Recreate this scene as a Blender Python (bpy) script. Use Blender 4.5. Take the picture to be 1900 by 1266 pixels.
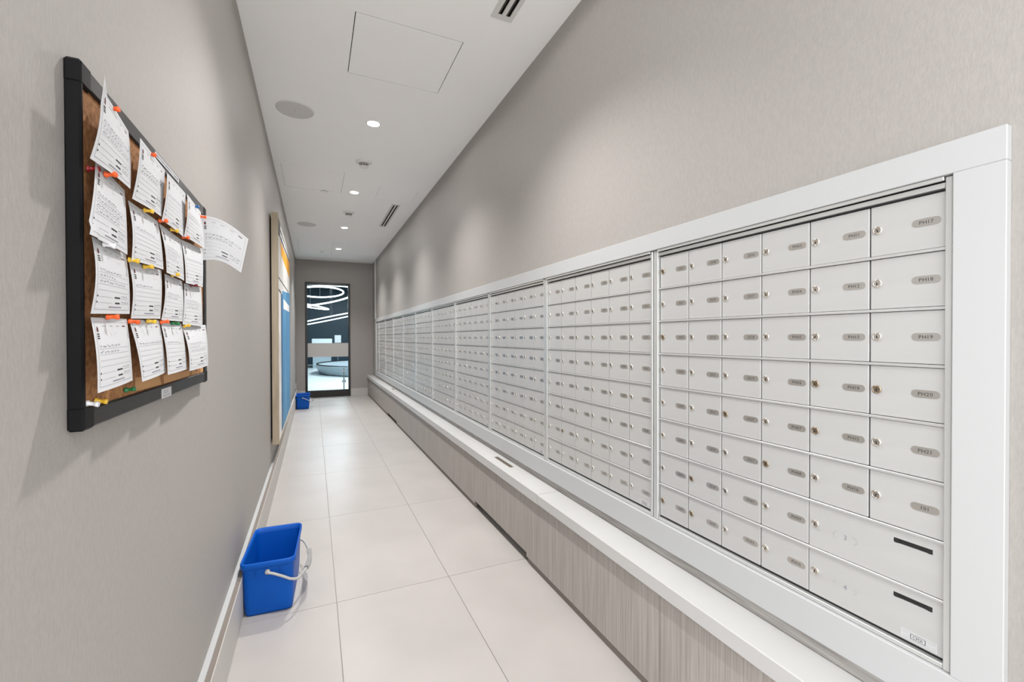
import bpy, bmesh, math, random
from mathutils import Vector, Matrix
random.seed(7)
R = math.radians
for o in list(bpy.data.objects):
    bpy.data.objects.remove(o, do_unlink=True)
S = bpy.context.scene
COL = S.collection

# ------------------------------------------------------------------ camera
CZ = 1.40                      # eye height; floor is z = 0
yaw, pitch, roll = R(24.351), R(-0.4655), R(-0.1222)
f0 = Vector((math.sin(yaw), math.cos(yaw), 0)); r0 = Vector((math.cos(yaw), -math.sin(yaw), 0)); u0 = Vector((0, 0, 1))
fw = f0 * math.cos(pitch) + u0 * math.sin(pitch); up = u0 * math.cos(pitch) - f0 * math.sin(pitch)
rt = r0 * math.cos(roll) + up * math.sin(roll); up2 = up * math.cos(roll) - r0 * math.sin(roll)
cd = bpy.data.cameras.new('camera'); cam = bpy.data.objects.new('camera', cd); COL.objects.link(cam)
m = Matrix((rt, up2, -fw)).transposed().to_4x4(); m.translation = Vector((0, 0, CZ)); cam.matrix_world = m
cd.sensor_width = 36.0; cd.sensor_fit = 'HORIZONTAL'; cd.lens = 812.75 / 1900 * 36; cd.clip_start = 0.02
S.camera = cam

# ------------------------------------------------------------------ world, exposure
W = bpy.data.worlds.new('world'); S.world = W; W.use_nodes = True
bg = W.node_tree.nodes['Background']; bg.inputs[0].default_value = (0.985, 0.995, 1.0, 1); bg.inputs[1].default_value = 2.75
S.view_settings.view_transform = 'Standard'; S.view_settings.look = 'None'; S.view_settings.gamma = 1
S.view_settings.use_curve_mapping = False; S.view_settings.exposure = 0.44
LAMP_W = 165.0                  # each recessed downlight

# ------------------------------------------------------------------ materials
MAT = {}
def mat(name, col, rough=0.5, metal=0.0, emit=None, estr=0.0, spec=0.5):
    M = bpy.data.materials.new(name); M.use_nodes = True
    b = M.node_tree.nodes['Principled BSDF']
    b.inputs['Base Color'].default_value = (*col, 1); b.inputs['Roughness'].default_value = rough
    b.inputs['Metallic'].default_value = metal; b.inputs['Specular IOR Level'].default_value = spec
    if emit: b.inputs['Emission Color'].default_value = (*emit, 1); b.inputs['Emission Strength'].default_value = estr
    MAT[name] = M
    return M
def nodes(M): return M.node_tree.nodes, M.node_tree.links, M.node_tree.nodes['Principled BSDF']
def vary(M, c1, c2, scale=(1, 1, 1), nscale=5.0, detail=4.0, bump=0.0, bscale=None, p0=0.35, p1=0.65):
    N, L, b = nodes(M)
    tc = N.new('ShaderNodeTexCoord'); mp = N.new('ShaderNodeMapping'); mp.inputs['Scale'].default_value = scale
    L.new(tc.outputs['Object'], mp.inputs['Vector'])
    nz = N.new('ShaderNodeTexNoise'); nz.inputs['Scale'].default_value = nscale; nz.inputs['Detail'].default_value = detail
    L.new(mp.outputs[0], nz.inputs['Vector'])
    cr = N.new('ShaderNodeValToRGB'); cr.color_ramp.elements[0].position = p0; cr.color_ramp.elements[1].position = p1
    cr.color_ramp.elements[0].color = (*c1, 1); cr.color_ramp.elements[1].color = (*c2, 1)
    L.new(nz.outputs['Fac'], cr.inputs[0]); L.new(cr.outputs[0], b.inputs['Base Color'])
    if bump:
        n2 = N.new('ShaderNodeTexNoise'); n2.inputs['Scale'].default_value = bscale or nscale; n2.inputs['Detail'].default_value = 3
        L.new(mp.outputs[0], n2.inputs['Vector'])
        bp = N.new('ShaderNodeBump'); bp.inputs['Strength'].default_value = bump; bp.inputs['Distance'].default_value = 0.002
        L.new(n2.outputs['Fac'], bp.inputs['Height']); L.new(bp.outputs[0], b.inputs['Normal'])
    return M
vary(mat('wall', (.3, .27, .25), .55, spec=.35), (.335, .313, .295), (.360, .337, .317), (1, 1, .35), 160, 3, .25, 260)
vary(mat('ceiling', (.88, .88, .87), .9), (.935, .935, .93), (.95, .95, .945), (1, 1, 1), 3, 2)
vary(mat('tile', (.6, .56, .53), .32), (.400, .374, .356), (.436, .408, .389), (1, 1, 1), 2.2, 6)
mat('grout', (.33, .30, .28), .9)
mat('base_white', (.50, .48, .455), .5)
mat('white_board', (.455, .462, .465), .45)
vary(mat('counter', (.78, .77, .755), .35), (.49, .487, .48), (.52, .517, .51), (1, 1, 1), 2, 3)
vary(mat('laminate', (.4, .37, .34), .55), (.285, .258, .233), (.405, .376, .348), (60, 60, 1.3), 2.2, 7, .12, 4, .32, .68)
vary(mat('laminate_dark', (.3, .28, .26), .55), (.26, .24, .225), (.42, .40, .38), (60, 2, 60), 3, 4)
mat('kick', (.20, .17, .15), .7)
mat('void', (.012, .010, .009), .9)
mat('brown_slot', (.10, .075, .055), .6)
vary(mat('door_metal', (.60, .60, .59), .36, .15), (.462, .460, .453), (.482, .480, .472), (1, .6, 5), 5, 2)
mat('rail_metal', (.62, .62, .61), .30, .55)
mat('rim_metal', (.66, .67, .66), .28, .6)
mat('gap', (.02, .02, .02), .8)
mat('plate', (.62, .60, .57), .33, .9)
mat('chrome', (.72, .68, .62), .22, 1.0)
mat('brass', (.40, .33, .25), .3, 1.0)
mat('keyhole', (.01, .01, .01), .6)
mat('ink', (.02, .02, .02), .8)
mat('ink_grey', (.42, .42, .43), .8)
mat('ink_pencil', (.22, .22, .26), .8)
mat('maroon', (.10, .02, .025), .8)
mat('paper', (.60, .605, .62), .7)
mat('sticker', (.50, .50, .51), .5)
mat('black_frame', (.004, .004, .005), .5, spec=.2)
mat('board_front', (.016, .015, .0145), .38, spec=.35)
N, L, b = nodes(vary(mat('cork', (.35, .17, .07), .9), (.22, .095, .032), (.46, .22, .085), (1, 1, 1), 90, 6, .4, 200, .3, .7))
mat('cork_patch', (.55, .30, .13), .85)
for n, c in (('orange', (.80, .10, .01)), ('yellow', (.72, .45, .03)), ('red', (.30, .01, .015)), ('green', (.01, .16, .05)), ('blue', (.01, .10, .32)), ('dark_red', (.14, .008, .012))):
    mat('pin_' + n, c, .3)
mat('pin_clear', (.75, .76, .77), .12, 0, spec=.8)
mat('bucket_blue', (.0, .082, .42), .42, spec=.22)
mat('handle_grey', (.42, .41, .40), .4)
mat('grip_grey', (.10, .10, .10), .5)
vary(mat('art_wood', (.5, .4, .28), .5), (.33, .27, .19), (.41, .34, .25), (20, 20, 1.5), 2, 4)
vary(mat('canvas', (.72, .71, .69), .8), (.60, .58, .56), (.80, .79, .77), (1, 3, 2), 2.5, 5)
vary(mat('paint_blue', (.05, .25, .5), .6), (.03, .17, .36), (.14, .40, .66), (1, 9, .6), 1.6, 5)
mat('paint_deep_blue', (.03, .12, .26), .6)
mat('paint_orange', (.85, .38, .01), .6)
mat('paint_white', (.85, .84, .83), .6)
mat('paint_black', (.03, .028, .028), .6)
mat('light_streak', (.78, .77, .75), .7)
mat('speaker_grille', (.64, .63, .615), .7)
mat('vent_metal', (.68, .675, .66), .5)
mat('led', (1, 1, 1), .5, 0, (1.0, .98, .94), 14.0)
mat('plastic_white', (.80, .79, .77), .4)
mat('door_black', (.006, .006, .007), .3)
mat('rail_black', (.014, .012, .010), .45)
M = mat('glass', (.85, .93, .95), .0); nodes(M)[2].inputs['Transmission Weight'].default_value = 1; nodes(M)[2].inputs['IOR'].default_value = 1.02
mat('frost', (.55, .53, .515), .7)
mat('lobby_dark', (.05, .070, .083), .5)
mat('lobby_blue', (.03, .065, .095), .4)
mat('lobby_floor', (.78, .84, .86), .35)
mat('lobby_desk', (.42, .50, .55), .35)
mat('lobby_ring', (1, 1, 1), .5, 0, (.86, .97, 1.0), 3.0)
mat('steel', (.5, .52, .53), .3, 1.0)

# ------------------------------------------------------------------ mesh helpers
class MB:
    def __init__(s): s.v = []; s.f = []; s.m = []; s.mats = []; s.sm = []
    def mi(s, mt):
        if mt not in s.mats: s.mats.append(mt)
        return s.mats.index(mt)
    def add(s, vs, fs, mt, smooth=False):
        o = len(s.v); s.v += [tuple(p) for p in vs]; k = s.mi(mt)
        for f in fs: s.f.append([o + i for i in f]); s.m.append(k); s.sm.append(smooth)
        return s
    def box(s, a, b, mt, bev=0.0):
        x0, y0, z0 = a; x1, y1, z1 = b
        if bev <= 0:
            vs = [(x0,y0,z0),(x1,y0,z0),(x1,y1,z0),(x0,y1,z0),(x0,y0,z1),(x1,y0,z1),(x1,y1,z1),(x0,y1,z1)]
            return s.add(vs, [(0,3,2,1),(4,5,6,7),(0,1,5,4),(1,2,6,5),(2,3,7,6),(3,0,4,7)], mt)
        bm = bmesh.new(); bmesh.ops.create_cube(bm, size=1)
        for v in bm.verts: v.co = Vector(((x0+x1)/2 + v.co.x*(x1-x0), (y0+y1)/2 + v.co.y*(y1-y0), (z0+z1)/2 + v.co.z*(z1-z0)))
        bmesh.ops.bevel(bm, geom=list(bm.edges), offset=bev, segments=1, affect='EDGES', profile=.5)
        bm.verts.index_update(); s.add([v.co for v in bm.verts], [[v.index for v in f.verts] for f in bm.faces], mt); bm.free(); return s
    def lathe(s, c, axis, prof, mt, n=24, smooth=True, cap0=True, cap1=True):
        # prof: list of (distance along axis, radius)
        a = Vector(axis).normalized(); t = Vector((0,0,1)) if abs(a.z) < .9 else Vector((1,0,0))
        p = a.cross(t).normalized(); q = a.cross(p); c = Vector(c); vs = []; fs = []
        for d, r in prof:
            for i in range(n):
                w = 2*math.pi*i/n; vs.append(c + a*d + (p*math.cos(w) + q*math.sin(w))*r)
        for j in range(len(prof)-1):
            for i in range(n): fs.append((j*n+i, j*n+(i+1)%n, (j+1)*n+(i+1)%n, (j+1)*n+i))
        s.add(vs, fs, mt, smooth)
        k = len(prof)-1
        if cap0: s.add(vs[:n], [tuple(range(n))[::-1]], mt)
        if cap1: s.add(vs[k*n:], [tuple(range(n))], mt)
        return s
    def tube(s, pts, r, mt, n=8, closed=False, smooth=True):
        pts = [Vector(p) for p in pts]; K = len(pts); vs = []; fs = []; prev = None
        for i, p in enumerate(pts):
            d = (pts[(i+1)%K] - pts[i-1]) if closed else (pts[min(i+1,K-1)] - pts[max(i-1,0)])
            d.normalize()
            if prev is None: t = Vector((0,0,1)) if abs(d.z) < .9 else Vector((1,0,0)); a = d.cross(t).normalized()
            else: a = (prev - d*prev.dot(d)).normalized()
            prev = a; b2 = d.cross(a); rr = r[i] if isinstance(r, (list, tuple)) else r
            for k in range(n): w = 2*math.pi*k/n; vs.append(p + (a*math.cos(w) + b2*math.sin(w))*rr)
        for i in range(K if closed else K-1):
            j = (i+1) % K
            for k in range(n): fs.append((i*n+k, i*n+(k+1)%n, j*n+(k+1)%n, j*n+k))
        s.add(vs, fs, mt, smooth)
        if not closed: s.add(vs[:n], [tuple(range(n))[::-1]], mt); s.add(vs[-n:], [tuple(range(n))], mt)
        return s
    def mesh(s, name):
        me = bpy.data.meshes.new(name); me.from_pydata(s.v, [], s.f)
        for mt in s.mats: me.materials.append(MAT[mt])
        me.polygons.foreach_set('material_index', s.m); me.polygons.foreach_set('use_smooth', s.sm); me.update()
        return me
    def build(s, name, parent=None, recalc=False):
        me = s.mesh(name)
        if recalc:
            bm = bmesh.new(); bm.from_mesh(me); bmesh.ops.recalc_face_normals(bm, faces=bm.faces); bm.to_mesh(me); bm.free()
        return link(name, me, parent)
def link(name, data, parent=None):
    o = bpy.data.objects.new(name, data); COL.objects.link(o)
    if parent: o.parent = parent
    return o
def empty(name, loc=(0, 0, 0), rz=0.0):
    o = bpy.data.objects.new(name, None); COL.objects.link(o); o.location = loc; o.rotation_euler = (0, 0, rz); o.empty_display_size = .05
    return o
def tag(o, label, cat, group=None):
    o['label'] = label; o['category'] = cat
    if group: o['group'] = group
    return o
def structure(o, label, cat): o['kind'] = 'structure'; o['label'] = label; o['category'] = cat; return o
def grid_holes(x0, x1, y0, y1, holes):
    """cells of a rectangle left over by rectangular holes (x0,x1,y0,y1)"""
    xs = sorted({x0, x1, *[v for h in holes for v in h[:2]]}); ys = sorted({y0, y1, *[v for h in holes for v in h[2:]]})
    out = []
    for i in range(len(xs)-1):
        for j in range(len(ys)-1):
            cx, cy = (xs[i]+xs[i+1])/2, (ys[j]+ys[j+1])/2
            if not any(h[0] < cx < h[1] and h[2] < cy < h[3] for h in holes): out.append((xs[i], xs[i+1], ys[j], ys[j+1]))
    return out

# ------------------------------------------------------------------ the setting
XL, XR, YB, YN, HC = -0.370, 1.322, 11.20, -0.25, 1.815 + CZ
TOP = HC + .30
YNL = .42
w = MB().box((XL-.15, YNL, 0), (XL, YB+.12, TOP), 'wall').build('wall_left')
structure(w, 'long taupe wall carrying the cork board and the painting', 'wall')
# right wall around the mailbox opening (z then y)
FZ0, FZ1, FY0, FY1 = -.867+CZ, .438+CZ, .403, 10.560      # outer size of the white surround
IZ0, IZ1, IY0, IY1 = -.765+CZ, .365+CZ, .487, 10.480      # its opening
mb = MB()
mb.box((XR, YN-.25, 0), (XR+.25, YB+.12, IZ0), 'wall'); mb.box((XR, YN-.25, IZ1), (XR+.25, YB+.12, TOP), 'wall')
mb.box((XR, YN-.25, IZ0), (XR+.25, IY0, IZ1), 'wall'); mb.box((XR, IY1, IZ0), (XR+.25, YB+.12, IZ1), 'wall')
w = mb.build('wall_right'); structure(w, 'taupe wall above and around the bank of mailboxes', 'wall')
DX0, DX1, DZ1 = -.180, .802, 1.297+CZ
mb = MB(); mb.box((XL, YB, 0), (DX0, YB+.12, TOP), 'wall'); mb.box((DX1, YB, 0), (XR, YB+.12, TOP), 'wall'); mb.box((DX0, YB, DZ1), (DX1, YB+.12, TOP), 'wall')
w = mb.build('wall_back'); structure(w, 'taupe end wall around the glass door', 'wall')
w = MB().box((1.3175, 10.60, FZ1), (1.323, 10.80, HC), 'light_streak').build('streak_1'); structure(w, 'painted pale light trim strip on the right wall beside the far corner', 'streak')  # pale strip painting a streak of light onto the wall
# floor: grout bed with single tiles
fl = MB().box((XL-.15, YN, -.06), (XR+.25, YB+.12, -.004), 'grout').build('floor'); structure(fl, 'floor of large cream porcelain tiles', 'floor')
xs = [XL, .103, .713, XR]; ys = [max(YN, 2.484 + 1.212*k) for k in range(-4, 9)]; ys = [y for y in ys if y < YB] + [YB+.12]
TM = {}
for i in range(3):
    for j in range(len(ys)-1):
        a, b_ = xs[i+1]-xs[i], ys[j+1]-ys[j]
        key = (round(a, 3), round(b_, 3))
        if key not in TM: TM[key] = MB().box((-a/2+.0016, -b_/2+.0016, -.012), (a/2-.0016, b_/2-.0016, 0), 'tile', .0008).mesh('tile')
        o = link('tile', TM[key], fl); o.location = ((xs[i]+xs[i+1])/2, (ys[j]+ys[j+1])/2, 0)
structure(MB().box((-3.5, -4, -.06), (4.5, YN-.001, 0), 'tile').build('floor_entrance'), 'cream floor outside the corridor entrance', 'floor')
# ceiling with openings for hatches and slot diffusers
HATCH = [(.222, .848, 2.590, 3.205), (-.303, .320, 5.155, 5.900), (.738, 1.200, 5.480, 5.950), (-.265, .350, 8.790, 10.36), (.596, 1.180, 8.745, 9.35)]
VENT = [(.917, 1.045, 1.20, 2.312), (.975, 1.090, 6.10, 7.395)]
holes = [(a-.002, b_+.002, c-.002, d+.002) for a, b_, c, d in HATCH] + [(a+.012, b_-.012, c+.012, d-.012) for a, b_, c, d in VENT]
mb = MB()
for a, b_, c, d in grid_holes(XL-.15, XR+.25, YN, YB+.12, holes): mb.box((a, c, HC), (b_, d, HC+.012), 'ceiling')
ce = mb.build('ceiling'); structure(ce, 'smooth white plasterboard ceiling', 'ceiling')
sl = MB().box((XL-.15, YN, TOP), (XR+.25, YB+.12, TOP+.1), 'void').build('ceiling_slab'); structure(sl, 'dark slab above the ceiling', 'ceiling')
names = ['square access panel in the ceiling nearest the camera', 'access panel in the ceiling beside the left wall behind the near speaker', 'narrow access panel in the ceiling beside the right wall', 'access panel in the ceiling at far left by the end wall', 'access panel in the ceiling at far right by the end wall']
for (a, b_, c, d), n in zip(HATCH, names):
    k = .0032 if c < 5 else .0010
    o = MB().box((a+k, c+k, HC+.0005), (b_-k, d-k, HC+.012), 'ceiling').build('access_panel'); tag(o, n, 'access panel', 'ceiling access panels')
# baseboards
mb = MB(); mb.box((XL, YNL, 0), (-.329, YB, .212), 'base_white', .002)
bb = mb.build('baseboard_left'); structure(bb, 'tall white baseboard along the left wall', 'baseboard')
MB().box((XL+.0005, YNL, .212), (XL+.021, YB-.012, .222), 'white_board').build('cap_strip', bb)
MB().box((XL+.021, YNL, .212), (-.332, YB-.012, .2135), 'kick').build('shade_strip', bb)  # dark strip laid on the ledge to paint the shade there
mb = MB(); mb.box((-.329, YB-.012, 0), (DX0-.004, YB, .178), 'base_white', .002); mb.box((DX1+.004, YB-.012, 0), (1.20, YB, .178), 'base_white', .002)
structure(mb.build('baseboard_back'), 'white baseboard either side of the glass door', 'baseboard')

# ------------------------------------------------------------------ glass door and the lobby behind
dr = empty('door_1', ((DX0+DX1)/2, YB, 0)); structure(dr, 'tall glass door in a black frame at the corridor end', 'door')
def dpart(name, a, b_, mt, bev=0, par=None):
    o = MB().box(a, b_, mt, bev).build(name, None); o.parent = par or dr
    if not par: o.matrix_parent_inverse = Matrix.Translation(-Vector(dr.location))
    return o
dpart('jamb', (DX0, YB-.012, 0), (DX0+.048, YB+.10, DZ1), 'door_black', .003)
dpart('jamb', (DX1-.046, YB-.012, 0), (DX1, YB+.10, DZ1), 'door_black', .003)
dpart('head', (DX0+.048, YB-.012, DZ1-.052), (DX1-.046, YB+.10, DZ1), 'door_black', .003)
dpart('bottom_rail', (DX0+.048, YB-.006, .006), (DX1-.046, YB+.05, .166), 'rail_black', .004)
dpart('pane', (DX0+.048, YB+.018, .166), (DX1-.046, YB+.026, DZ1-.052), 'glass')
dpart('frosted_band', (DX0+.048, YB+.0155, -.448+CZ), (DX1-.046, YB+.0175, -.125+CZ), 'frost')
LX0, LX1, LY1, LZ1 = -4.0, 7.5, 25.0, 3.9
structure(MB().box((LX0, YB+.121, -.05), (LX1, LY1, -.002), 'lobby_floor').build('floor_lobby'), 'pale glossy lobby floor seen through the glass door', 'floor')
structure(MB().box((LX0, LY1, 0), (LX1, LY1+.1, LZ1), 'lobby_blue').build('wall_lobby_back'), 'dark blue lobby wall seen through the glass door', 'wall')
structure(MB().box((LX0-.1, YB+.12, 0), (LX0, LY1, LZ1), 'lobby_dark').build('wall_lobby_left'), 'dark lobby side wall left of the glass door', 'wall')
structure(MB().box((LX1, YB+.12, 0), (LX1+.1, LY1, LZ1), 'lobby_dark').build('wall_lobby_right'), 'dark lobby side wall right of the glass door', 'wall')
structure(MB().box((LX0, YB+.12, LZ1), (LX1, LY1, LZ1+.1), 'lobby_dark').build('ceiling_lobby'), 'dark lobby ceiling seen through the glass door', 'ceiling')
structure(MB().box((LX0, YB+.13, 0), (XL-.155, YB+.2, LZ1), 'lobby_dark').build('wall_lobby_front'), 'lobby side of the corridor end wall', 'wall')
structure(MB().box((XR+.255, YB+.13, 0), (LX1, YB+.2, LZ1), 'lobby_dark').build('wall_lobby_front'), 'lobby side of the wall behind the mailboxes', 'wall')
def ring(c, rx, ry, tx, ty, r, label, a0=0, a1=360):
    pts = []
    n = 64; E_ = Matrix.Rotation(R(tx), 3, 'X') @ Matrix.Rotation(R(ty), 3, 'Y'); full = a1-a0 >= 360
    for i in range(n if full else n+1):
        t = R(a0 + (a1-a0)*i/n); pts.append(E_ @ Vector((rx*math.cos(t), ry*math.sin(t), 0)) + Vector(c))
    root = empty('ring_light', c)
    o = MB().tube(pts, r, 'lobby_ring', 8, full).build('light_tube', root); o.matrix_parent_inverse = Matrix.Translation(-Vector(c))
    cm = MB()
    for i in (n//4, 3*n//4): cm.tube([pts[i % len(pts)], (pts[i % len(pts)].x, pts[i % len(pts)].y, LZ1)], .004, 'steel', 5)
    o = cm.build('hanging_wire', root); o.matrix_parent_inverse = Matrix.Translation(-Vector(c))
    tag(root, label, 'light', 'glowing ring lights in the lobby')
ring((.17, 13.2, 1.26+CZ), .60, .62, -8, -1, .020, 'upper glowing oval ring light seen through the glass door')
ring((-.55, 16.9, 1.18+CZ), 1.05, .80, 0, 9, .022, 'thin tilted ring light crossing behind the upper oval ring')
ring((-.10, 15.2, 1.30+CZ), 1.42, .95, -13, -9, .026, 'largest glowing ring light, sloping across the dark lobby')
ring((.65, 19.3, .80+CZ), 1.75, .85, -3, -13, .022, 'lowest and farthest glowing ring light in the lobby')
dk = empty('round_platform', (3.20, 18.9, 0))
MB().lathe((0, 0, .02), (0, 0, 1), [(0, 3.00), (.26, 3.15), (.30, 3.15)], 'lobby_desk', 96).build('base', dk)
mb = MB()
for i in range(240):
    t = 2*math.pi*i/240; mb.box((3.10*math.cos(t)-.022, 3.10*math.sin(t)-.022, .345), (3.10*math.cos(t)+.022, 3.10*math.sin(t)+.022, .385), 'gap')
o = mb.build('dotted_trim', dk); o['kind'] = 'stuff'
MB().lathe((0, 0, .321), (0, 0, 1), [(0, 3.20), (.024, 3.20)], 'lobby_desk', 96).build('top', dk)
tag(dk, 'low round pale platform with a dotted rim in the lobby', 'platform')
lc = empty('low_cabinet', (.35, 22.6, 0))
MB().box((-.40, -.25, 0), (.40, .25, 1.10), 'lobby_desk', .01).build('body', lc); MB().box((-.44, -.28, 1.10), (.44, .28, 1.36), 'lobby_floor', .02).build('top', lc)
tag(lc, 'white cabinet standing against the dark blue lobby wall', 'cabinet')
sg = empty('sign_stand', (1.02, 21.9, 0))
MB().box((-.012, -.012, .02), (.012, .012, 1.2), 'steel').build('post', sg); MB().lathe((0, 0, 0), (0, 0, 1), [(0, .14), (.02, .14)], 'steel', 24).build('base', sg)
MB().box((-.14, -.02, 1.17), (.14, .0, 1.52), 'paper', .004).build('sign_panel', sg); tag(sg, 'small white notice on a stand behind the glass door', 'sign')
rp = empty('rail_post', (.70, 12.0, 0))
MB().lathe((0, 0, .012), (0, 0, 1), [(0, .018), (.60, .018)], 'steel', 16).build('post', rp); MB().lathe((0, 0, 0), (0, 0, 1), [(0, .05), (.012, .05)], 'steel', 20).build('base', rp)
for z in (.26, .52): MB().box((-.05, -.022, z), (.05, .022, z+.06), 'steel', .004).build('clamp', rp)
tag(rp, 'short steel rail post just behind the glass door', 'post')
for x, y in ((1.0, 14.0), (2.0, 19.5)):  # unseen area lights added to brighten the lobby
    la = bpy.data.lights.new('lobby_fill_light', 'AREA'); la.energy = 230; la.size = 2.2; la.color = (.85, .95, 1)
    lo = link('lobby_fill', la); lo.location = (x, y, LZ1-.05)

# ------------------------------------------------------------------ mailboxes
sf = empty('mailbox_surround', (1.30, FY0, FZ0)); tag(sf, 'wide white painted frame around the whole wall of mailboxes', 'frame')
def spart(name, a, b_):
    o = MB().box(a, b_, 'white_board', .0015).build(name, sf); o.matrix_parent_inverse = Matrix.Translation(-Vector(sf.location)); return o
spart('top_board', (1.300, FY0, IZ1), (XR, FY1, FZ1)); spart('bottom_board', (1.300, FY0, FZ0), (XR, FY1, IZ0))
spart('side_board', (1.300, FY0, IZ0), (XR, IY0, IZ1)); spart('side_board', (1.300, IY1, IZ0), (XR, FY1, IZ1))
GL = {}
def glyph(ch):
    if ch not in GL:
        c = bpy.data.curves.new('t', 'FONT'); c.body = ch; c.size = 1; c.resolution_u = 2
        o = bpy.data.objects.new('t', c); COL.objects.link(o); bpy.context.view_layer.update()
        me = o.evaluated_get(bpy.context.evaluated_depsgraph_get()).to_mesh()
        GL[ch] = ([(v.co.x, v.co.y) for v in me.vertices], [list(p.vertices) for p in me.polygons])
        o.evaluated_get(bpy.context.evaluated_depsgraph_get()).to_mesh_clear()
        bpy.data.objects.remove(o); bpy.data.curves.remove(c)
    return GL[ch]
def text_pts(txt, size):
    """glyph outlines laid out along s (reading direction) and t (up), centred"""
    x = 0; out = []
    for ch in txt:
        if ch == ' ': x += .35; continue
        v, f = glyph(ch); mx = max(p[0] for p in v); mn = min(p[0] for p in v)
        out.append(([((p[0]-mn+x+max(0, .34-(mx-mn))/2), p[1]) for p in v], f)); x += max(mx-mn, .34)+.14
    w_ = x-.14
    return [([((p[0]-w_/2)*size, (p[1]-.35)*size) for p in v], f) for v, f in out], w_*size
CP, RP, ROW0 = .1517, .1359, .338+CZ        # column pitch, row pitch, top of the top row
XD = 1.320                                   # face of the doors
def pill(mb, x, w_, h_, cy, cz, mt, n=7, t=.0012):
    """pill plate on the -X side of plane x, centred at (cy, cz)"""
    r = h_/2; pts = []
    for sgn in (1, -1):
        for i in range(n+1):
            a = -math.pi/2 + math.pi*i/n if sgn == 1 else math.pi/2 + math.pi*i/n
            pts.append((cy + sgn*(w_/2-r) + r*math.cos(a), cz + r*math.sin(a)))
    k = len(pts); vs = [(x, *p) for p in pts] + [(x-t, *p) for p in pts]
    mb.add(vs, [tuple(range(k, 2*k))[::-1]] + [(i, (i+1) % k, k+(i+1) % k, k+i) for i in range(k)], mt)
def put_text(mb, txt, x, cy, cz, size, mt):
    gs, w_ = text_pts(txt, size)             # reading direction is -Y when facing +X
    for v, f in gs: mb.add([(x, cy - p[0], cz + p[1]) for p in v], f, mt)
DW, DH = CP-.0036, RP-.0092
def door_mesh(wd): return MB().box((0, -wd/2, -DH/2), (.012, wd/2, DH/2), 'door_metal', .0012).mesh('door')
def lock_mesh(cm, ang, n=20):
    mb = MB(); mb.lathe((0, 0, 0), (-1, 0, 0), [(0, .0108), (.0022, .0108), (.0034, .0092), (.0034, .0078), (.0026, .0074)], cm, n, cap0=False)
    c, s_ = math.cos(ang), math.sin(ang); q = [(-.0012, -.0048), (.0012, -.0048), (.0012, .0030), (-.0012, .0030)]
    mb.add([(-.0029, a*c - b_*s_, a*s_ + b_*c) for a, b_ in q], [(0, 3, 2, 1)], 'keyhole')
    return mb.mesh('lock')
DM = door_mesh(DW)
LK = [lock_mesh('chrome', 0), lock_mesh('chrome', .35), lock_mesh('brass', 0), lock_mesh('chrome', -.3)]
LKF = lock_mesh('chrome', 0, 8); 
mb = MB(); pill(mb, 0, .0545, .0185, 0, 0, 'plate', 3); PLF = mb.mesh('number_plate')
# numbering runs down each column, floor by floor
seq = []
for fl_ in range(25, 2, -1): seq += ['%d%02d' % (fl_, u) for u in range(21, 0, -1)]
seq = seq[seq.index('2421'):]                # after the nearest bank, counting backwards
near = [['2421', '2501', '2502', '2503', '2504', '2505', '2506', '2507'], ['2508', '2509', '2510', '2511', '2512', '2513', '2514', '2515'],
        ['2516', '2517', '2518', '2519', '2520', '2521', 'PH01', 'PH02'], ['PH03', 'PH04', 'PH05', 'PH06', 'PH07', 'PH08', 'PH09', 'PH10'],
        ['PH11', 'PH12', 'PH13', 'PH14', 'PH15', 'PH16'], ['PH17', 'PH18', 'PH19', 'PH20', 'PH21', '101']]
BP, BY0 = .956, .490
ORD = ['nearest', 'second', 'third', 'fourth', 'fifth', 'sixth', 'seventh', 'eighth', 'ninth', 'tenth', 'eleventh']
si = 1
ZT, ZB = ROW0, ROW0-8*RP
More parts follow.
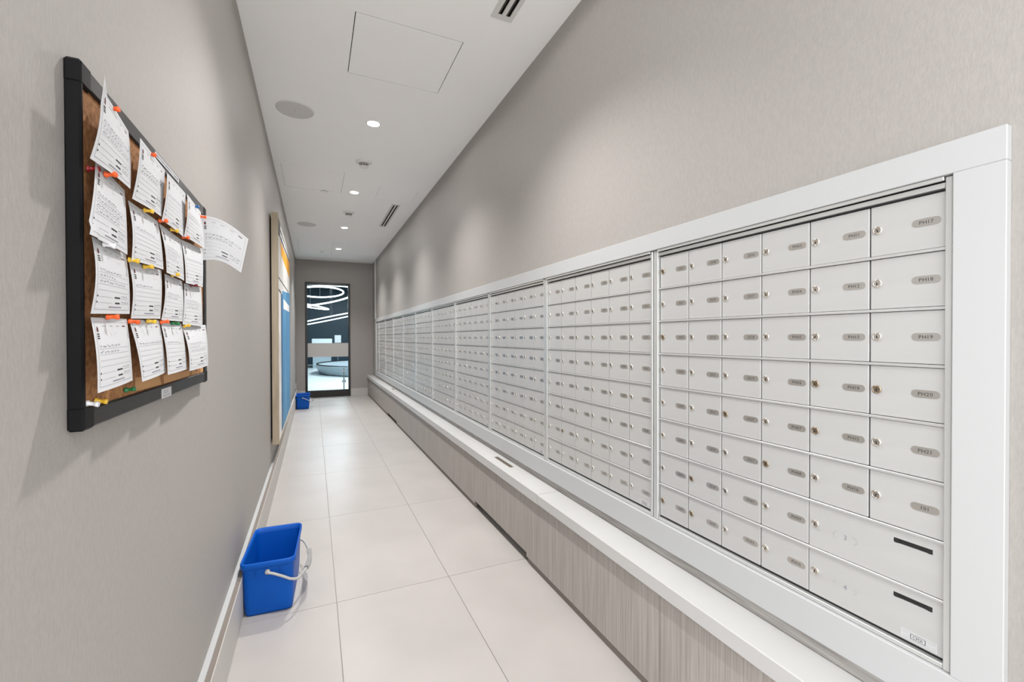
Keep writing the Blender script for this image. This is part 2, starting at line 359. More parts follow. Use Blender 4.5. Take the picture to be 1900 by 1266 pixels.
for k in range(11):
    y0 = BY0 + BP*k; ncol = 6 if k < 10 else 2; cw = CP if k < 10 else .196; wid = BP if k < 10 else IY1-y0-.003
    root = empty('mailbox_bank', (XD, y0, ZB))
    inv = Matrix.Translation(-Vector(root.location))
    def part(mb_, name, par=root, inv=inv):
        o = mb_.build(name, par); o.matrix_parent_inverse = inv; return o
    lab = 'nearest bank of silver mailboxes, with penthouse numbers and two slotted drop boxes' if k == 0 else ('short end bank of silver mailboxes by the far corner' if k == 10 else '%s bank of silver mailboxes counted from the camera' % ORD[k])
    tag(root, lab, 'mailboxes', 'mailbox banks along the wall')
    ya, yb = y0+.014, y0+.014+ncol*cw
    part(MB().box((XD+.006, y0+.002, ZB-.012), (XD+.12, y0+wid-.003, ZT+.022), 'gap'), 'housing')
    part(MB().box((1.3085, y0, IZ0+.001), (XD+.006, ya-.0012, IZ1-.003), 'rim_metal', .0015), 'stile')
    part(MB().box((1.3085, yb+.0012, IZ0+.001), (XD+.006, y0+wid-.006, IZ1-.003), 'rim_metal', .0015), 'stile')
    part(MB().box((1.3115, ya, ZT+.0015), (XD+.006, yb, ZT+.0135), 'rim_metal', .001), 'top_rail')
    part(MB().box((1.3115, ya, IZ0+.001), (XD+.006, yb, ZB-.0035), 'rim_metal', .001), 'bottom_rail')
    part(MB().box((1.3035, ya, IZ1-.0105), (1.3105, yb, IZ1-.001), 'rim_metal', .001), 'hood')
    rm = MB().box((1.3155, ya, -.0034), (XD+.006, yb, .0034), 'rail_metal', .0008).mesh('rail')
    for r in range(1, 8):
        z = ZT-r*RP
        if k == 0 and r == 7: pass
        o = link('rail', rm, root); o.location = (-XD, -y0, z-ZB)
    for c in range(ncol):                     # c = 0 is the farthest column
        yc = yb - cw*(c+.5)
        nr = 8
        if k == 0 and c >= 4: nr = 6
        col_nums = []
        for r in range(nr):
            zc = ZT - RP*(r+.5)
            if k == 10:
                d = link('door', MAT.setdefault('_dm2', door_mesh(cw-.0022)) if False else DM2 if 'DM2' in globals() else globals().setdefault('DM2', door_mesh(cw-.0022)), root)
            else: d = link('door', DM, root)
            d.location = (0, yc-y0, zc-ZB)
            if k < 4:
                lk = LK[random.choice([0, 0, 1, 3]) if k else random.choice([0, 1, 2, 2, 3])]
                if k == 1 and r == 6 and c == 1: lk = LK[2]
            else: lk = LKF
            l_ = link('lock', lk, d); l_.location = (0, cw/2-.0165, .002)
            if k < 3:
                if k == 0: t = near[c][r]
                else: t = seq[si + (5-c)*8 + (7-r)]
                mb = MB(); pill(mb, 0, .0545, .0185, 0, 0, 'plate'); put_text(mb, t, -.0014, 0, 0, .0120, 'ink')
                p_ = link('number_plate', mb.mesh('number_plate'), d)
            else: p_ = link('number_plate', PLF, d)
            p_.location = (0, -cw/2+.0365, .001)
    if k: si += 48
    if k == 0:
        wd = 2*cw-.0022; yc = yb-cw*5
        for r, num in ((6, '3'), (7, '4')):
            zc = ZT-RP*(r+.5); sl_y, sl_z = -.092, .038
            mb = MB()                          # wide door with a real letter slot
            for a, b_, c_, d_ in grid_holes(-wd/2, wd/2, -DH/2, DH/2, [(sl_y-.038, sl_y+.038, sl_z-.006, sl_z+.006)]): mb.box((0, a, c_), (.012, b_, d_), 'door_metal')
            d = link('parcel_door', mb.mesh('parcel_door'), root); d.location = (0, yc-y0, zc-ZB)
            l_ = link('lock', LK[0], d); l_.location = (0, wd/2-.0165, .004)
            mb = MB(); put_text(mb, num, -.0004, wd/2-.095, -.004, .019, 'ink_pencil')
            pill_pts = [(.030*math.cos(a), .0105*math.sin(a)) for a in [R(x) for x in range(0, 360, 20)]]
            link('number', mb.mesh('number'), d)
            mb = MB()
            for sg_ in (1, -1):
                pts = [(-.0006, wd/2-.095 + sg_*(.020+.0095*math.cos(R(a))), -.004+.0095*math.sin(R(a))) for a in range(-80, 81, 20)]
                mb.tube(pts, .0006, 'door_metal', 5)
            link('plate_recess', mb.mesh('plate_recess'), d)
            mb = MB()
            for a in (-1, 1): mb.lathe((.0001, sl_y+a*.0322, sl_z), (-1, 0, 0), [(0, .006), (.0003, .006)], 'keyhole', 14)
            mb.box((.003, sl_y-.038, sl_z-.006), (.0115, sl_y+.038, sl_z+.006), 'keyhole'); link('letter_slot', mb.mesh('letter_slot'), d)
    # maker's sticker at the near bottom corner of each bank
    if k < 4:
        mb = MB(); yy, zz = ya+.047, ZB+.020
        mb.box((XD-.0006, yy-.035, zz-.012), (XD-.0001, yy+.035, zz+.012), 'sticker')
        for q in range(5):
            if q == 2: continue
            mb.box((XD-.0008, yy-.032, zz+.009-q*.0045-.0007), (XD-.0006, yy+.032 if q in (0, 4) else yy-.014, zz+.009-q*.0045+.0007), 'ink_grey')
            if q not in (0, 4): mb.box((XD-.0008, yy+.018, zz+.009-q*.0045-.0007), (XD-.0006, yy+.031, zz+.009-q*.0045+.0007), 'ink_grey')
        for a, b_, c_, d_ in ((-.013, .016, .0052, .0060), (-.013, .016, -.0060, -.0052), (-.013, -.012, -.006, .006), (.015, .016, -.006, .006)):
            mb.box((XD-.0009, yy+a, zz+c_), (XD-.0006, yy+b_, zz+d_), 'ink')
        put_text(mb, 'CMA', XD-.0009, yy+.0015, zz, .009, 'ink'); part(mb, 'sticker')

# ------------------------------------------------------------------ counter and base cabinets
CT, CB = -.912+CZ, -.970+CZ
ct = empty('countertop', (1.175, 0, CT)); tag(ct, 'long white countertop shelf below the mailboxes', 'countertop')
inv = Matrix.Translation(-Vector(ct.location))
def cpart(mb_, name):
    o = mb_.build(name, ct); o.matrix_parent_inverse = inv; return o
SLOT = [(1.248, 1.280, 2.797, 3.099), (1.262, 1.292, 7.83, 8.03)]
for y0, y1 in ((YN, 2.2490), (2.2502, YB-.001)):
    mb = MB(); hs = [s_ for s_ in SLOT if y0 < s_[2] < y1]
    if not hs: mb.box((1.175, y0, CB), (1.3195, y1, CT), 'counter', .003)
    else:
        for a, b_, c_, d_ in grid_holes(1.175, 1.3195, y0, y1, hs): mb.box((a, c_, CB), (b_, d_, CT), 'counter')
    cpart(mb, 'slab')
for a, b_, c_, d_ in SLOT: cpart(MB().box((a+.0006, c_+.0006, CB), (b_-.0006, d_-.0006, CT-.003), 'brown_slot'), 'slot')
cpart(MB().box((1.3175, YN, CT+.0005), (XR-.0002, YB-.013, FZ0-.0005), 'laminate_dark'), 'upstand_strip')
PX = 1.195
bounds = [(YN, .130, 0), (.130, 1.282, 0), (1.282, 2.432, 0), (2.432, 3.395, 1), (3.395, 4.63, 0), (4.63, 5.87, 0), (5.87, 7.10, 0), (7.10, 8.07, 1), (8.07, 9.63, 0), (9.63, YB-.012, 0)]
bl = ['behind the view', 'at the near end of the counter', 'below the nearest mailboxes, with a recessed kick board', 'with two doors over the large black floor vent', 'just beyond the large black floor vent', 'halfway along the counter', 'just before the far floor vent', 'over the far black floor vent', 'just beyond the far floor vent', 'against the end wall']
for (y0, y1, void), n in zip(bounds, bl):
    cb = empty('base_cabinet', (PX, y0, 0)); tag(cb, 'grey wood-grain base cabinet ' + n, 'cabinet', 'base cabinets under the counter')
    inv2 = Matrix.Translation(-Vector(cb.location))
    def bpart(mb_, name):
        o = mb_.build(name, cb); o.matrix_parent_inverse = inv2; return o
    bpart(MB().box((PX+.019, y0+.001, .10), (XR-.001, y1-.001, CB-.001), 'laminate'), 'carcass')
    ss = [y0, (y0+y1)/2, y1] if void and y0 < 3 else [y0, y1]
    for a, b_ in zip(ss[:-1], ss[1:]): bpart(MB().box((PX, a+.0012, .064 if void else .041), (PX+.018, b_-.0012, CB-.002), 'laminate', .0008), 'front_panel')
    if void: bpart(MB().box((PX+.055, y0, 0), (PX+.06, y1, .10), 'void'), 'vent_recess')
    else: bpart(MB().box((PX+.012, y0, 0), (PX+.028, y1, .10), 'kick'), 'kick_board')

# ------------------------------------------------------------------ ceiling fittings
ol = ['nearest', 'second', 'third', 'farthest']
for i, y in enumerate([3.876, 5.80, 7.72, 9.61, 1.95]):
    x = .470
    d = empty('downlight', (x, y, HC)); tag(d, ('%s recessed round ceiling downlight in view, glowing white' % ol[i]) if i < 4 else 'round ceiling downlight above the nearest mailboxes', 'downlight', 'recessed ceiling downlights')
    MB().lathe((0, 0, 0), (0, 0, -1), [(0, .058), (.003, .057), (.004, .050)], 'plastic_white', 32, cap0=False, cap1=False).build('trim_ring', d)
    MB().lathe((0, 0, 0), (0, 0, -1), [(.001, .0505), (.0032, .050)], 'led', 32).build('lens', d)
    sp = bpy.data.lights.new('lamp', 'SPOT'); sp.energy = LAMP_W; sp.spot_size = R(118); sp.spot_blend = 1.0; sp.shadow_soft_size = .05; sp.color = (1.0, .988, .97)
    o = link('lamp', sp, d); o.location = (0, 0, -.02)
    s2 = bpy.data.lights.new('wide_fill_spot', 'SPOT'); s2.energy = LAMP_W*.05; s2.spot_size = R(178); s2.spot_blend = .15; s2.shadow_soft_size = .04; s2.color = sp.color  # wide fill spot added to lift the upper walls and ceiling
    o = link('wide_fill_spot', s2, d); o.location = (0, 0, -.02)
for i, (x, y) in enumerate([(-.125, 3.893), (-.093, 7.725)]):
    s_ = empty('ceiling_speaker', (x, y, HC)); tag(s_, ['large round grey ceiling speaker near the camera', 'round grey ceiling speaker farther down the corridor'][i], 'speaker', 'round ceiling speakers')
    MB().lathe((0, 0, 0), (0, 0, -1), [(0, .139), (.005, .137), (.007, .130)], 'vent_metal', 48, cap0=False, cap1=False).build('rim', s_)
    MB().lathe((0, 0, 0), (0, 0, -1), [(.001, .131), (.006, .130)], 'speaker_grille', 48).build('grille', s_)
    MB().lathe((0, 0, -.006), (0, 0, -1), [(0, .006), (.0006, .006)], 'ink_grey', 12).build('badge', s_)
for i, (x, y) in enumerate([(.479, 4.752), (.470, 6.752)]):
    s_ = empty('smoke_detector', (x, y, HC)); tag(s_, ['white smoke detector on the ceiling beyond the nearest downlight', 'smaller looking white smoke detector farther down the ceiling'][i], 'detector', 'smoke detectors')
    MB().lathe((0, 0, 0), (0, 0, -1), [(0, .075), (.012, .076), (.022, .060)], 'plastic_white', 36).build('base', s_)
    MB().lathe((0, 0, 0), (0, 0, -1), [(.022, .046), (.040, .044)], 'grout', 30, cap0=False).build('chamber', s_)
    mb = MB()
    for q in range(10):
        t = 2*math.pi*q/10; c, s2 = math.cos(t), math.sin(t)
        mb.box((.041*c-.003, .041*s2-.003, -.056), (.041*c+.003, .041*s2+.003, -.038), 'plastic_white')
    mb.build('cage', s_)
    MB().lathe((0, 0, 0), (0, 0, -1), [(.053, .044), (.058, .040), (.060, .02)], 'plastic_white', 30).build('cap', s_)
for i, (x, y) in enumerate([(.130, 5.907), (.173, 10.05)]):
    s_ = empty('sprinkler_cover', (x, y, HC)); tag(s_, ['small white sprinkler cover disc on the ceiling by the second downlight', 'small white sprinkler cover disc on the ceiling by the end wall'][i], 'sprinkler', 'sprinkler covers')
    MB().lathe((0, 0, 0), (0, 0, -1), [(0, .03), (.006, .03)], 'speaker_grille', 24).build('neck', s_)
    MB().lathe((0, 0, 0), (0, 0, -1), [(.006, .041), (.009, .041), (.011, .036)], 'plastic_white', 28).build('cover', s_)
for i, (a, b_, c, d) in enumerate(VENT):
    v = empty('slot_diffuser', ((a+b_)/2, c, HC)); tag(v, ['white two-slot air diffuser at the top edge of the picture', 'white two-slot air diffuser in the ceiling by the right wall'][i], 'vent', 'linear air diffusers')
    inv2 = Matrix.Translation(-Vector(v.location)); z0, z1 = HC-.004, HC+.004
    sx = [(.949, .973), (.996, 1.021)] if i == 0 else [(1.002, 1.024), (1.043, 1.065)]
    def vpart(p, q, mt, n):
        o = MB().box(p, q, mt).build(n, v); o.matrix_parent_inverse = inv2
    vpart((a, c, z0), (sx[0][0], d, z1), 'vent_metal', 'flange'); vpart((sx[1][1], c, z0), (b_, d, z1), 'vent_metal', 'flange')
    vpart((sx[0][1], c+.03, z0), (sx[1][0], d-.03, z1), 'vent_metal', 'centre_bar')
    vpart((sx[0][0], c, z0), (sx[1][1], c+.03, z1), 'vent_metal', 'end_plate'); vpart((sx[0][0], d-.03, z0), (sx[1][1], d, z1), 'vent_metal', 'end_plate')
    for p, q in sx:
        vpart(((p+q)/2-.0012, c+.03, HC+.006), ((p+q)/2+.0012, d-.03, HC+.02), 'kick', 'blade')
    mb = MB().box((a+.013, c+.013, HC+.05), (b_-.013, d-.013, HC+.06), 'void')
    for p, q in (((a+.0125, c+.013, HC+.012), (a+.0165, d-.013, HC+.05)), ((b_-.0165, c+.013, HC+.012), (b_-.0125, d-.013, HC+.05))): mb.box(p, q, 'void')
    o = mb.build('duct', v); o.matrix_parent_inverse = inv2

# ------------------------------------------------------------------ painting on the left wall
pa = empty('framed_painting', (XL, 4.64, .40)); tag(pa, 'tall framed abstract painting in blue, orange and white on left wall', 'painting')
inv3 = Matrix.Translation(-Vector(pa.location))
def ppart(mb_, n):
    o = mb_.build(n, pa); o.matrix_parent_inverse = inv3; return o
AY0, AY1, AZ0, AZ1, AX = 4.64, 6.86, -1.0+CZ, 1.175+CZ, -.299
ppart(MB().box((XL+.0005, AY0+.05, AZ0+.05), (XL+.014, AY1-.05, AZ1-.05), 'gap'), 'spacer')
ppart(MB().box((XL+.014, AY0, AZ0), (AX, AY0+.02, AZ1), 'art_wood', .001), 'frame_side'); ppart(MB().box((XL+.014, AY1-.02, AZ0), (AX, AY1, AZ1), 'art_wood', .001), 'frame_side')
ppart(MB().box((XL+.014, AY0+.02, AZ1-.02), (AX, AY1-.02, AZ1), 'art_wood', .001), 'frame_top'); ppart(MB().box((XL+.014, AY0+.02, AZ0), (AX, AY1-.02, AZ0+.02), 'art_wood', .001), 'frame_bottom')
ppart(MB().box((XL+.02, AY0+.02, AZ0+.02), (AX-.004, AY1-.02, AZ1-.02), 'canvas'), 'canvas')
def patch(pts, mt, lvl=1):
    x = AX-.004+.0006*lvl; k = len(pts); P = [(min(max(y, AY0+.022), AY1-.022), z+CZ) for y, z in pts]
    mb = MB(); mb.add([(x, *p) for p in P] + [(x-.0005, *p) for p in P], [tuple(range(k))] + [(i, (i+1) % k, k+(i+1) % k, k+i) for i in range(k)], mt)
    o = ppart(mb, 'paint_patch'); return o
patch([(4.66, 1.15), (4.66, .98), (4.95, 1.0), (5.02, 1.15)], 'paint_black')
patch([(5.02, 1.15), (5.0, 1.03), (6.84, 1.08), (6.84, 1.15)], 'paint_white')
patch([(5.0, 1.10), (5.0, 1.075), (6.84, 1.115), (6.84, 1.13)], 'paint_black', 2)
patch([(5.0, 1.03), (4.98, 1.0), (6.84, 1.05), (6.84, 1.08)], 'paint_black', 2)
patch([(4.96, .97), (5.15, .86), (6.84, .83), (6.84, 1.04)], 'paint_orange')
patch([(4.66, .585), (4.66, .57), (6.55, .60), (6.55, .615)], 'paint_black')
patch([(4.70, .47), (4.70, .455), (5.05, .45), (5.05, .47)], 'paint_black', 2)
patch([(5.05, .46), (5.05, -.96), (5.25, -.96), (5.28, .46)], 'paint_deep_blue')
patch([(5.25, .50), (5.27, -.96), (6.84, -.96), (6.84, .62)], 'paint_blue', 2)
patch([(5.44, .43), (5.43, .32), (6.65, .35), (6.66, .43)], 'paint_white', 3)
ol_ = MB().box((XL, 10.70, .285), (XL+.006, 10.77, .40), 'plastic_white', .002).build('wall_outlet'); tag(ol_, 'small white outlet plate low on the left wall by the far bucket', 'outlet')

# ------------------------------------------------------------------ cork notice board
bd = empty('cork_board', (XL, 1.415, -.155+CZ)); tag(bd, 'black framed cork notice board mounted on the left wall', 'notice board')
inv4 = Matrix.Translation(-Vector(bd.location))
def kpart(mb_, n):
    o = mb_.build(n, bd); o.matrix_parent_inverse = inv4; return o
BY_0, BY_1, BZ0, BZ1, BXF = .952, 1.878, -.155+CZ, .462+CZ, -.347
kpart(MB().box((XL, BY_0+.01, BZ0+.01), (-.3535, BY_1-.01, BZ1-.01), 'cork'), 'cork_panel')
def rail(a, b_, n): kpart(MB().box(a, b_, 'board_front', .003), n)
kpart(MB().box((XL, BY_0+.002, BZ0+.002), (BXF-.001, BY_0+.012, BZ1-.002), 'black_frame', .003), 'frame_side'); rail((XL, BY_1-.034, BZ0+.002), (BXF-.001, BY_1-.002, BZ1-.002), 'frame_side')
rail((XL, BY_0+.012, BZ0+.002), (BXF-.001, BY_1-.034, BZ0+.036), 'frame_bottom'); rail((XL, BY_0+.012, BZ1-.036), (BXF-.001, BY_1-.034, BZ1-.002), 'frame_top')
for y in (BY_0, BY_1-.040):
    for z in (BZ0, BZ1-.041): kpart(MB().box((XL, y, z), (BXF, y+.040, z+.041), 'black_frame', .004), 'corner_cap')
for q in ([(1.20, -.085), (1.20, -.115), (1.38, -.118), (1.36, -.092), (1.28, -.088)], [(1.40, -.095), (1.40, -.118), (1.66, -.118), (1.66, -.10)], [(1.68, -.106), (1.68, -.118), (1.76, -.118), (1.73, -.104)], [(1.80, -.095), (1.80, -.118), (1.84, -.118), (1.84, -.095)]):
    mb = MB(); mb.add([(-.3530, y, z+CZ) for y, z in q], [tuple(range(len(q)))], 'cork_patch'); mb.add([(-.3534, y, z+CZ) for y, z in q], [tuple(range(len(q)))[::-1]], 'cork_patch'); kpart(mb, 'bare_patch')
mb = MB().box((BXF-.0008, 1.36, -.152+CZ), (BXF+.0006, 1.437, -.128+CZ), 'paper')
for z in (-.134, -.139, -.146): mb.box((BXF+.0006, 1.367, z+CZ-.0007), (BXF+.0009, 1.41 if z > -.14 else 1.425, z+CZ+.0007), 'ink_pencil')
kpart(mb, 'tag_label')
mb = MB().box((BXF-.0008, 1.325, .4405+CZ), (BXF+.0006, 1.525, .4525+CZ), 'paper')
for i in range(30): mb.box((BXF+.0006, 1.333+i*.0062, .444+CZ), (BXF+.0009, 1.333+i*.0062+random.uniform(.002, .005), .449+CZ), 'ink_pencil')
kpart(mb, 'title_label')

SHEETS = [
[(-0.318, 0.939, 0.417), (-0.338, 1.125, 0.417), (-0.333, 1.094, 0.293), (-0.331, 0.918, 0.288)],
[(-0.338, 0.977, 0.305), (-0.338, 1.102, 0.291), (-0.333, 1.083, 0.162), (-0.331, 0.909, 0.165)],
[(-0.338, 0.96, 0.171), (-0.338, 1.106, 0.166), (-0.333, 1.099, 0.048), (-0.331, 0.927, 0.04)],
[(-0.338, 0.953, 0.035), (-0.336, 1.101, 0.038), (-0.322, 1.082, -0.082), (-0.312, 0.901, -0.087)],
[(-0.318, 1.121, 0.406), (-0.338, 1.362, 0.421), (-0.333, 1.286, 0.287), (-0.331, 1.096, 0.275)],
[(-0.338, 1.12, 0.277), (-0.338, 1.305, 0.279), (-0.333, 1.307, 0.165), (-0.331, 1.097, 0.154)],
[(-0.338, 1.12, 0.156), (-0.338, 1.327, 0.166), (-0.333, 1.288, 0.046), (-0.331, 1.098, 0.039)],
[(-0.338, 1.117, 0.038), (-0.336, 1.299, 0.042), (-0.322, 1.294, -0.081), (-0.312, 1.099, -0.087)],
[(-0.318, 1.299, 0.396), (-0.338, 1.556, 0.421), (-0.333, 1.481, 0.279), (-0.331, 1.281, 0.278)],
[(-0.338, 1.313, 0.277), (-0.338, 1.503, 0.276), (-0.333, 1.491, 0.16), (-0.331, 1.324, 0.16)],
[(-0.338, 1.352, 0.161), (-0.338, 1.514, 0.161), (-0.333, 1.488, 0.046), (-0.331, 1.288, 0.043)],
[(-0.338, 1.315, 0.041), (-0.336, 1.493, 0.04), (-0.322, 1.487, -0.086), (-0.312, 1.266, -0.086)],
[(-0.318, 1.481, 0.4), (-0.338, 1.746, 0.416), (-0.333, 1.735, 0.294), (-0.331, 1.475, 0.281)],
[(-0.338, 1.506, 0.277), (-0.338, 1.769, 0.299), (-0.333, 1.716, 0.166), (-0.331, 1.499, 0.155)],
[(-0.338, 1.53, 0.157), (-0.338, 1.741, 0.167), (-0.333, 1.719, 0.038), (-0.331, 1.473, 0.038)],
[(-0.338, 1.506, 0.033), (-0.336, 1.79, 0.045), (-0.322, 1.75, -0.091), (-0.312, 1.464, -0.091)],
[(-0.338, 1.73, 0.404), (-0.217, 1.87, 0.364), (-0.241, 1.87, 0.239), (-0.338, 1.767, 0.261)]]
rows = ['top row', 'second row', 'third row', 'bottom row']; cols = ['first column nearest the camera', 'second column', 'third column', 'fourth column by the far edge']
def sheet(i, c):
    A, B, C_, D_ = [Vector((p[0], p[1], p[2]+CZ)) for p in c]
    rowi = i % 4 if i < 16 else 9; rng = random.Random(i); bul = rng.uniform(.002, .006); lift = .0022*(3-rowi) if rowi < 4 else 0
    def P(u, v, off=0.0):                    # u along the writing, v down the sheet
        p = A.lerp(B, u).lerp(D_.lerp(C_, u), v)
        if i == 16: p.z += .016*math.sin(math.pi*u); p.y -= .02*math.sin(math.pi*u)
        else:
            p.x += bul*math.sin(math.pi*v)*(.4+.6*(1-u)) + .003*math.sin(math.pi*u)*v + lift*v
            if i == 0 and u < .2 and v < .25: q = (1-u/.2)*(1-v/.25); p.z += .018*q; p.x += .006*q
            if i == 1 and u < .15 and v > .9: p.x += .004
        if off:
            e = .01; a = P(min(u+e, 1), v)-P(max(u-e, 0), v); b_ = P(u, min(v+e, 1))-P(u, max(v-e, 0)); n = b_.cross(a).normalized()
            if (n.x if i < 16 else -n.y) < 0: n = -n
            p = p + n*off
        return p
    nu, nv = 14, 12; vs = []; fs = []
    for s_ in (.00015, -.00015):
        for a in range(nu+1):
            for b_ in range(nv+1): vs.append(P(a/nu, b_/nv, s_))
    K = (nu+1)*(nv+1)
    for a in range(nu):
        for b_ in range(nv):
            q = [a*(nv+1)+b_, (a+1)*(nv+1)+b_, (a+1)*(nv+1)+b_+1, a*(nv+1)+b_+1]; fs.append(q); fs.append([K+t for t in q[::-1]])
    mb = MB(); mb.add(vs, fs, 'paper', True)
    root = mb.build('notice_sheet')
    pr = MB()
    def strip(u0, v0, u1, v1, th, mt):
        n = max(2, int(abs(u1-u0)*12)); V = []
        for k in range(n+1):
            t = k/n; u = u0+(u1-u0)*t; v = v0+(v1-v0)*t; V += [P(u, v-th/2, .0005), P(u, v+th/2, .0005)]
        pr.add(V, [(2*k, 2*k+1, 2*k+3, 2*k+2) for k in range(n)], mt)
    def vstrip(u, v0, v1, th, mt):
        n = 8; V = []
        for k in range(n+1): v = v0+(v1-v0)*k/n; V += [P(u-th/2, v, .0005), P(u+th/2, v, .0005)]
        pr.add(V, [(2*k, 2*k+1, 2*k+3, 2*k+2) for k in range(n)], mt)
    strip(.05, .06, .95, .06, .008, 'ink_grey'); strip(.05, .94, .95, .94, .008, 'ink_grey'); vstrip(.05, .06, .94, .006, 'ink_grey'); vstrip(.95, .06, .94, .006, 'ink_grey')
    for v in (.44, .52, .60, .68): strip(.08, v, .92, v, .005, 'ink_grey')
    strip(.10, .77, .42, .77, .005, 'ink_grey'); strip(.10, .85, .42, .85, .005, 'ink_grey'); strip(.66, .77, .92, .77, .005, 'ink_grey'); strip(.66, .85, .92, .85, .005, 'ink_grey')
    strip(.48, .765, .64, .765, .022, 'ink'); strip(.50, .845, .63, .845, .022, 'ink'); strip(.34, .905, .68, .905, .016, 'ink_pencil')
    strip(.065, .765, .085, .765, .022, 'ink'); strip(.065, .845, .085, .845, .022, 'ink')
    hv = [(.08, .155), (.10, .12), (.12, .155), (.12, .20), (.08, .20)]            # little house emblem
    pr.add([P(u, v, .0005) for u, v in hv], [tuple(range(5))], 'maroon')
    for v in (.232, .262, .292): strip(.075, v, .128, v, .018, 'ink')
    for u in (.24, .43, .62, .80): strip(u, .12, u+rng.uniform(.06, .11), .12, .018, 'ink_grey' if u < .8 else 'maroon')
    for _ in range(3): u = rng.uniform(.25, .85); strip(u, rng.uniform(.17, .26), u+.05, rng.uniform(.17, .28), .007, 'ink_grey')
    for v in [.42, .50, .58, .66][:rng.randint(1, 4)] + [.755, .835]:                # handwriting
        u = .10 if v < .7 else .68; end = rng.uniform(.5, .9) if v < .7 else .88
        mt = 'ink_pencil' if i not in (16, 4) else 'ink'
        while u < end:
            w_ = rng.uniform(.03, .09); k = max(3, int(w_/.008)); V = []; um = u
            for q in range(k+1):
                uu = u+w_*q/k; vv = v - .012 + rng.uniform(-.020, .014); V += [P(uu, vv-.0045, .0005), P(uu+.003, vv+.0045, .0005)]
            pr.add(V, [(2*q, 2*q+1, 2*q+3, 2*q+2) for q in range(k)], mt); u += w_+.025
    pr.build('printed_form', root)
    tag(root, ('white handwritten notice form, %s, %s of the cork board' % (rows[i % 4], cols[i // 4])) if i < 16 else 'white handwritten notice form curling out from the board into the corridor', 'notice', 'notice forms on the cork board')
for i, c in enumerate(SHEETS): sheet(i, c)
PINS = [('orange', 1.016, 0.412, 'at the top of the nearest column'), ('orange', 1.002, 0.289, 'on the second sheet of the nearest column'), ('red', 0.983, 0.290, 'at the near edge of the cork, half hidden'), ('clear', 0.992, 0.165, 'on the third sheet of the nearest column'), ('orange', 1.003, 0.038, 'on the bottom sheet of the nearest column'),
 ('orange', 1.216, 0.408, 'at the top of the second column'), ('yellow', 1.195, 0.278, 'on the second sheet of the second column'), ('yellow', 1.106, 0.156, 'between the third sheets of the first two columns'), ('yellow', 1.192, 0.155, 'on the third sheet of the second column'), ('orange', 1.106, 0.034, 'between the bottom sheets of the first two columns'), ('yellow', 1.206, 0.038, 'on the bottom sheet of the second column'),
 ('orange', 1.298, 0.28, 'between the second sheets of columns two and three'), ('yellow', 1.39, 0.28, 'on the second sheet of the third column'), ('yellow', 1.396, 0.163, 'on the third sheet of the third column'), ('orange', 1.3, 0.038, 'between the bottom sheets of columns two and three'), ('green', 1.393, 0.039, 'on the bottom sheet of the third column'),
 ('blue', 1.617, 0.403, 'at the top of the fourth column'), ('orange', 1.498, 0.283, 'between the second sheets of columns three and four'), ('dark_red', 1.59, 0.158, 'on the third sheet of the fourth column'), ('yellow', 1.502, 0.033, 'on the bottom sheet of the fourth column'), ('orange', 1.715, 0.395, 'holding the sheet that curls into the corridor'),
 ('clear', 0.972, -0.110, 'in the bottom near corner of the cork'), ('yellow', 1.004, -0.110, 'in bare cork at the bottom near corner'), ('green', 1.140, -0.106, 'in bare cork near the bottom edge')]
PM = {}
for c, y, z, n in PINS:
    if c not in PM:
        PM[c] = (MB().lathe((0, 0, 0), (1, 0, 0), [(0, .0050), (.0030, .0052), (.0042, .0036), (.011, .0033), (.0125, .0046), (.0165, .0048), (.0172, .0042)], 'pin_' + c, 14).mesh('pin_head'),
                 MB().lathe((0, 0, 0), (-1, 0, 0), [(-.001, .0006), (.010, .0005)], 'steel', 6).mesh('needle'))
    bare = z < -.05 or c == 'red'
    r_ = empty('push_pin', (-.3515 if bare else -.334, y, z+CZ)); r_.rotation_euler = (0, R(random.uniform(-12, 12)), R(random.uniform(-10, 10)))
    link('pin_head', PM[c][0], r_); link('needle', PM[c][1], r_)
    tag(r_, '%s push pin %s' % (c.replace('_', ' '), n), 'push pin', 'push pins on the cork board')

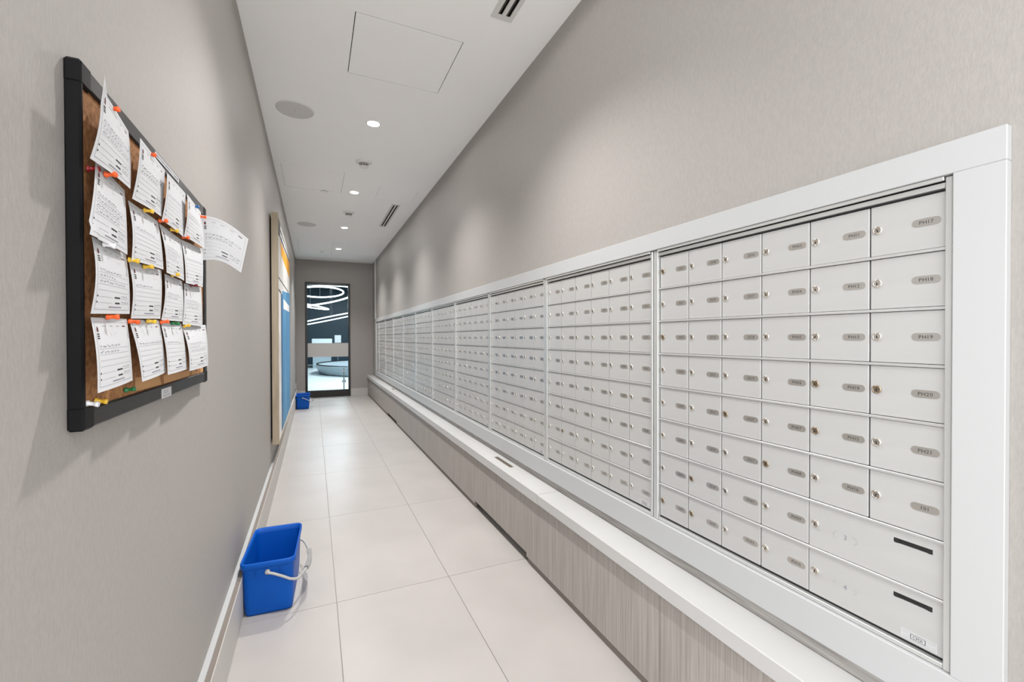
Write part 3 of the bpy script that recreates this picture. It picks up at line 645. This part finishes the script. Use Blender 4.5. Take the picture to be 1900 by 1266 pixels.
# ------------------------------------------------------------------ blue buckets
def rrect(hx, hy, r, z, n=6):
    out = []
    for cx, cy, a0 in ((hx-r, hy-r, 0), (-hx+r, hy-r, 90), (-hx+r, -hy+r, 180), (hx-r, -hy+r, 270)):
        for i in range(n+1): a = R(a0+90*i/n); out.append((cx+r*math.cos(a), cy+r*math.sin(a), z))
    return out
def loft(mb, rings, mt, cap0=False, cap1=False):
    n = len(rings[0]); vs = [p for r in rings for p in r]
    mb.add(vs, [(j*n+i, j*n+(i+1) % n, (j+1)*n+(i+1) % n, (j+1)*n+i) for j in range(len(rings)-1) for i in range(n)], mt, True)
    if cap0: mb.add(rings[0], [tuple(range(n))[::-1]], mt)
    if cap1: mb.add(rings[-1], [tuple(range(n))], mt)
def bucket(loc, rz, label):
    H = .275; root = empty('blue_bucket', loc, R(rz)); tag(root, label, 'bucket', 'blue buckets on the floor')
    hx, hy = .124, .238
    mb = MB()
    rings = [rrect(.100, .196, .020, .004), rrect(.106, .202, .028, .0), rrect(.109, .206, .030, .012), rrect(.112, .211, .030, .06), rrect(.1175, .2215, .032, H-.045), rrect(.1185, .2235, .032, H-.028)]
    rings2 = [rrect(.1165, .2205, .030, H-.028), rrect(.1095, .2085, .028, .06), rrect(.106, .202, .026, .014), rrect(.09, .185, .02, .008)]
    loft(mb, rings, 'bucket_blue', cap0=True); loft(mb, rings2, 'bucket_blue', cap1=True)
    for s_ in (-1, 1):
        for x in (-.055, .055): mb.box((x-.0012, s_*.2235-.004, H-.075), (x+.0012, s_*.2235+.004, H-.026), 'bucket_blue')
    mb.build('shell', root)
    mb = MB(); loft(mb, [rrect(.1165, .2205, .030, H-.030), rrect(.1225, .2285, .034, H-.030), rrect(.1250, .2315, .036, H-.026), rrect(.1255, .232, .036, H-.004), rrect(.1235, .230, .035, H), rrect(.1185, .2235, .031, H), rrect(.1165, .2205, .030, H-.030)], 'bucket_blue'); mb.build('rim', root)
    hz = H-.052
    for s_ in (-1, 1): MB().lathe((0, s_*.222, hz), (0, s_, 0), [(0, .0115), (.012, .0115), (.014, .009)], 'handle_grey', 18).build('pivot', root)
    # bail handle, folded down on the corridor side
    pts = []
    tip_x, tip_z = .178, hz-.070
    for s_ in (-1,):
        pts += [(0, -.236, hz), (.03, -.238, hz-.010), (.07, -.240, hz-.030), (.100, -.240, hz-.048), (.122, -.234, hz-.058), (.136, -.218, hz-.064), (.146, -.190, hz-.067), (.156, -.155, tip_z), (.168, -.110, tip_z-.001)]
    full = pts + [(.184, 0, tip_z-.001)] + [(x, -y, z) for x, y, z in pts[::-1]]
    a = MB().tube(full[:9], .0068, 'handle_grey', 10).build('handle_arm', root); b_ = MB().tube(full[-9:], .0068, 'handle_grey', 10).build('handle_arm', root)
    g = MB().tube([(.168, -.112, tip_z-.001), (.176, -.05, tip_z), (.178, 0, tip_z), (.176, .05, tip_z), (.168, .112, tip_z-.001)], .0085, 'grip_grey', 10).build('grip', root)
    mb = MB()
    for q in range(21):
        y = -.10+q*.010; xo = .178-.010*(y/.11)**2; mb.box((xo-.012, y-.0024, tip_z-.013), (xo+.012, y+.0024, tip_z+.011), 'handle_grey')
    mb.build('rib_row', g)
    return root
bucket((-.206, 2.735, 0), -3, 'blue plastic bucket with grey handle on the floor below the cork board')
bucket((-.200, 9.71, 0), -1, 'small looking blue bucket by the glass door at the corridor end')
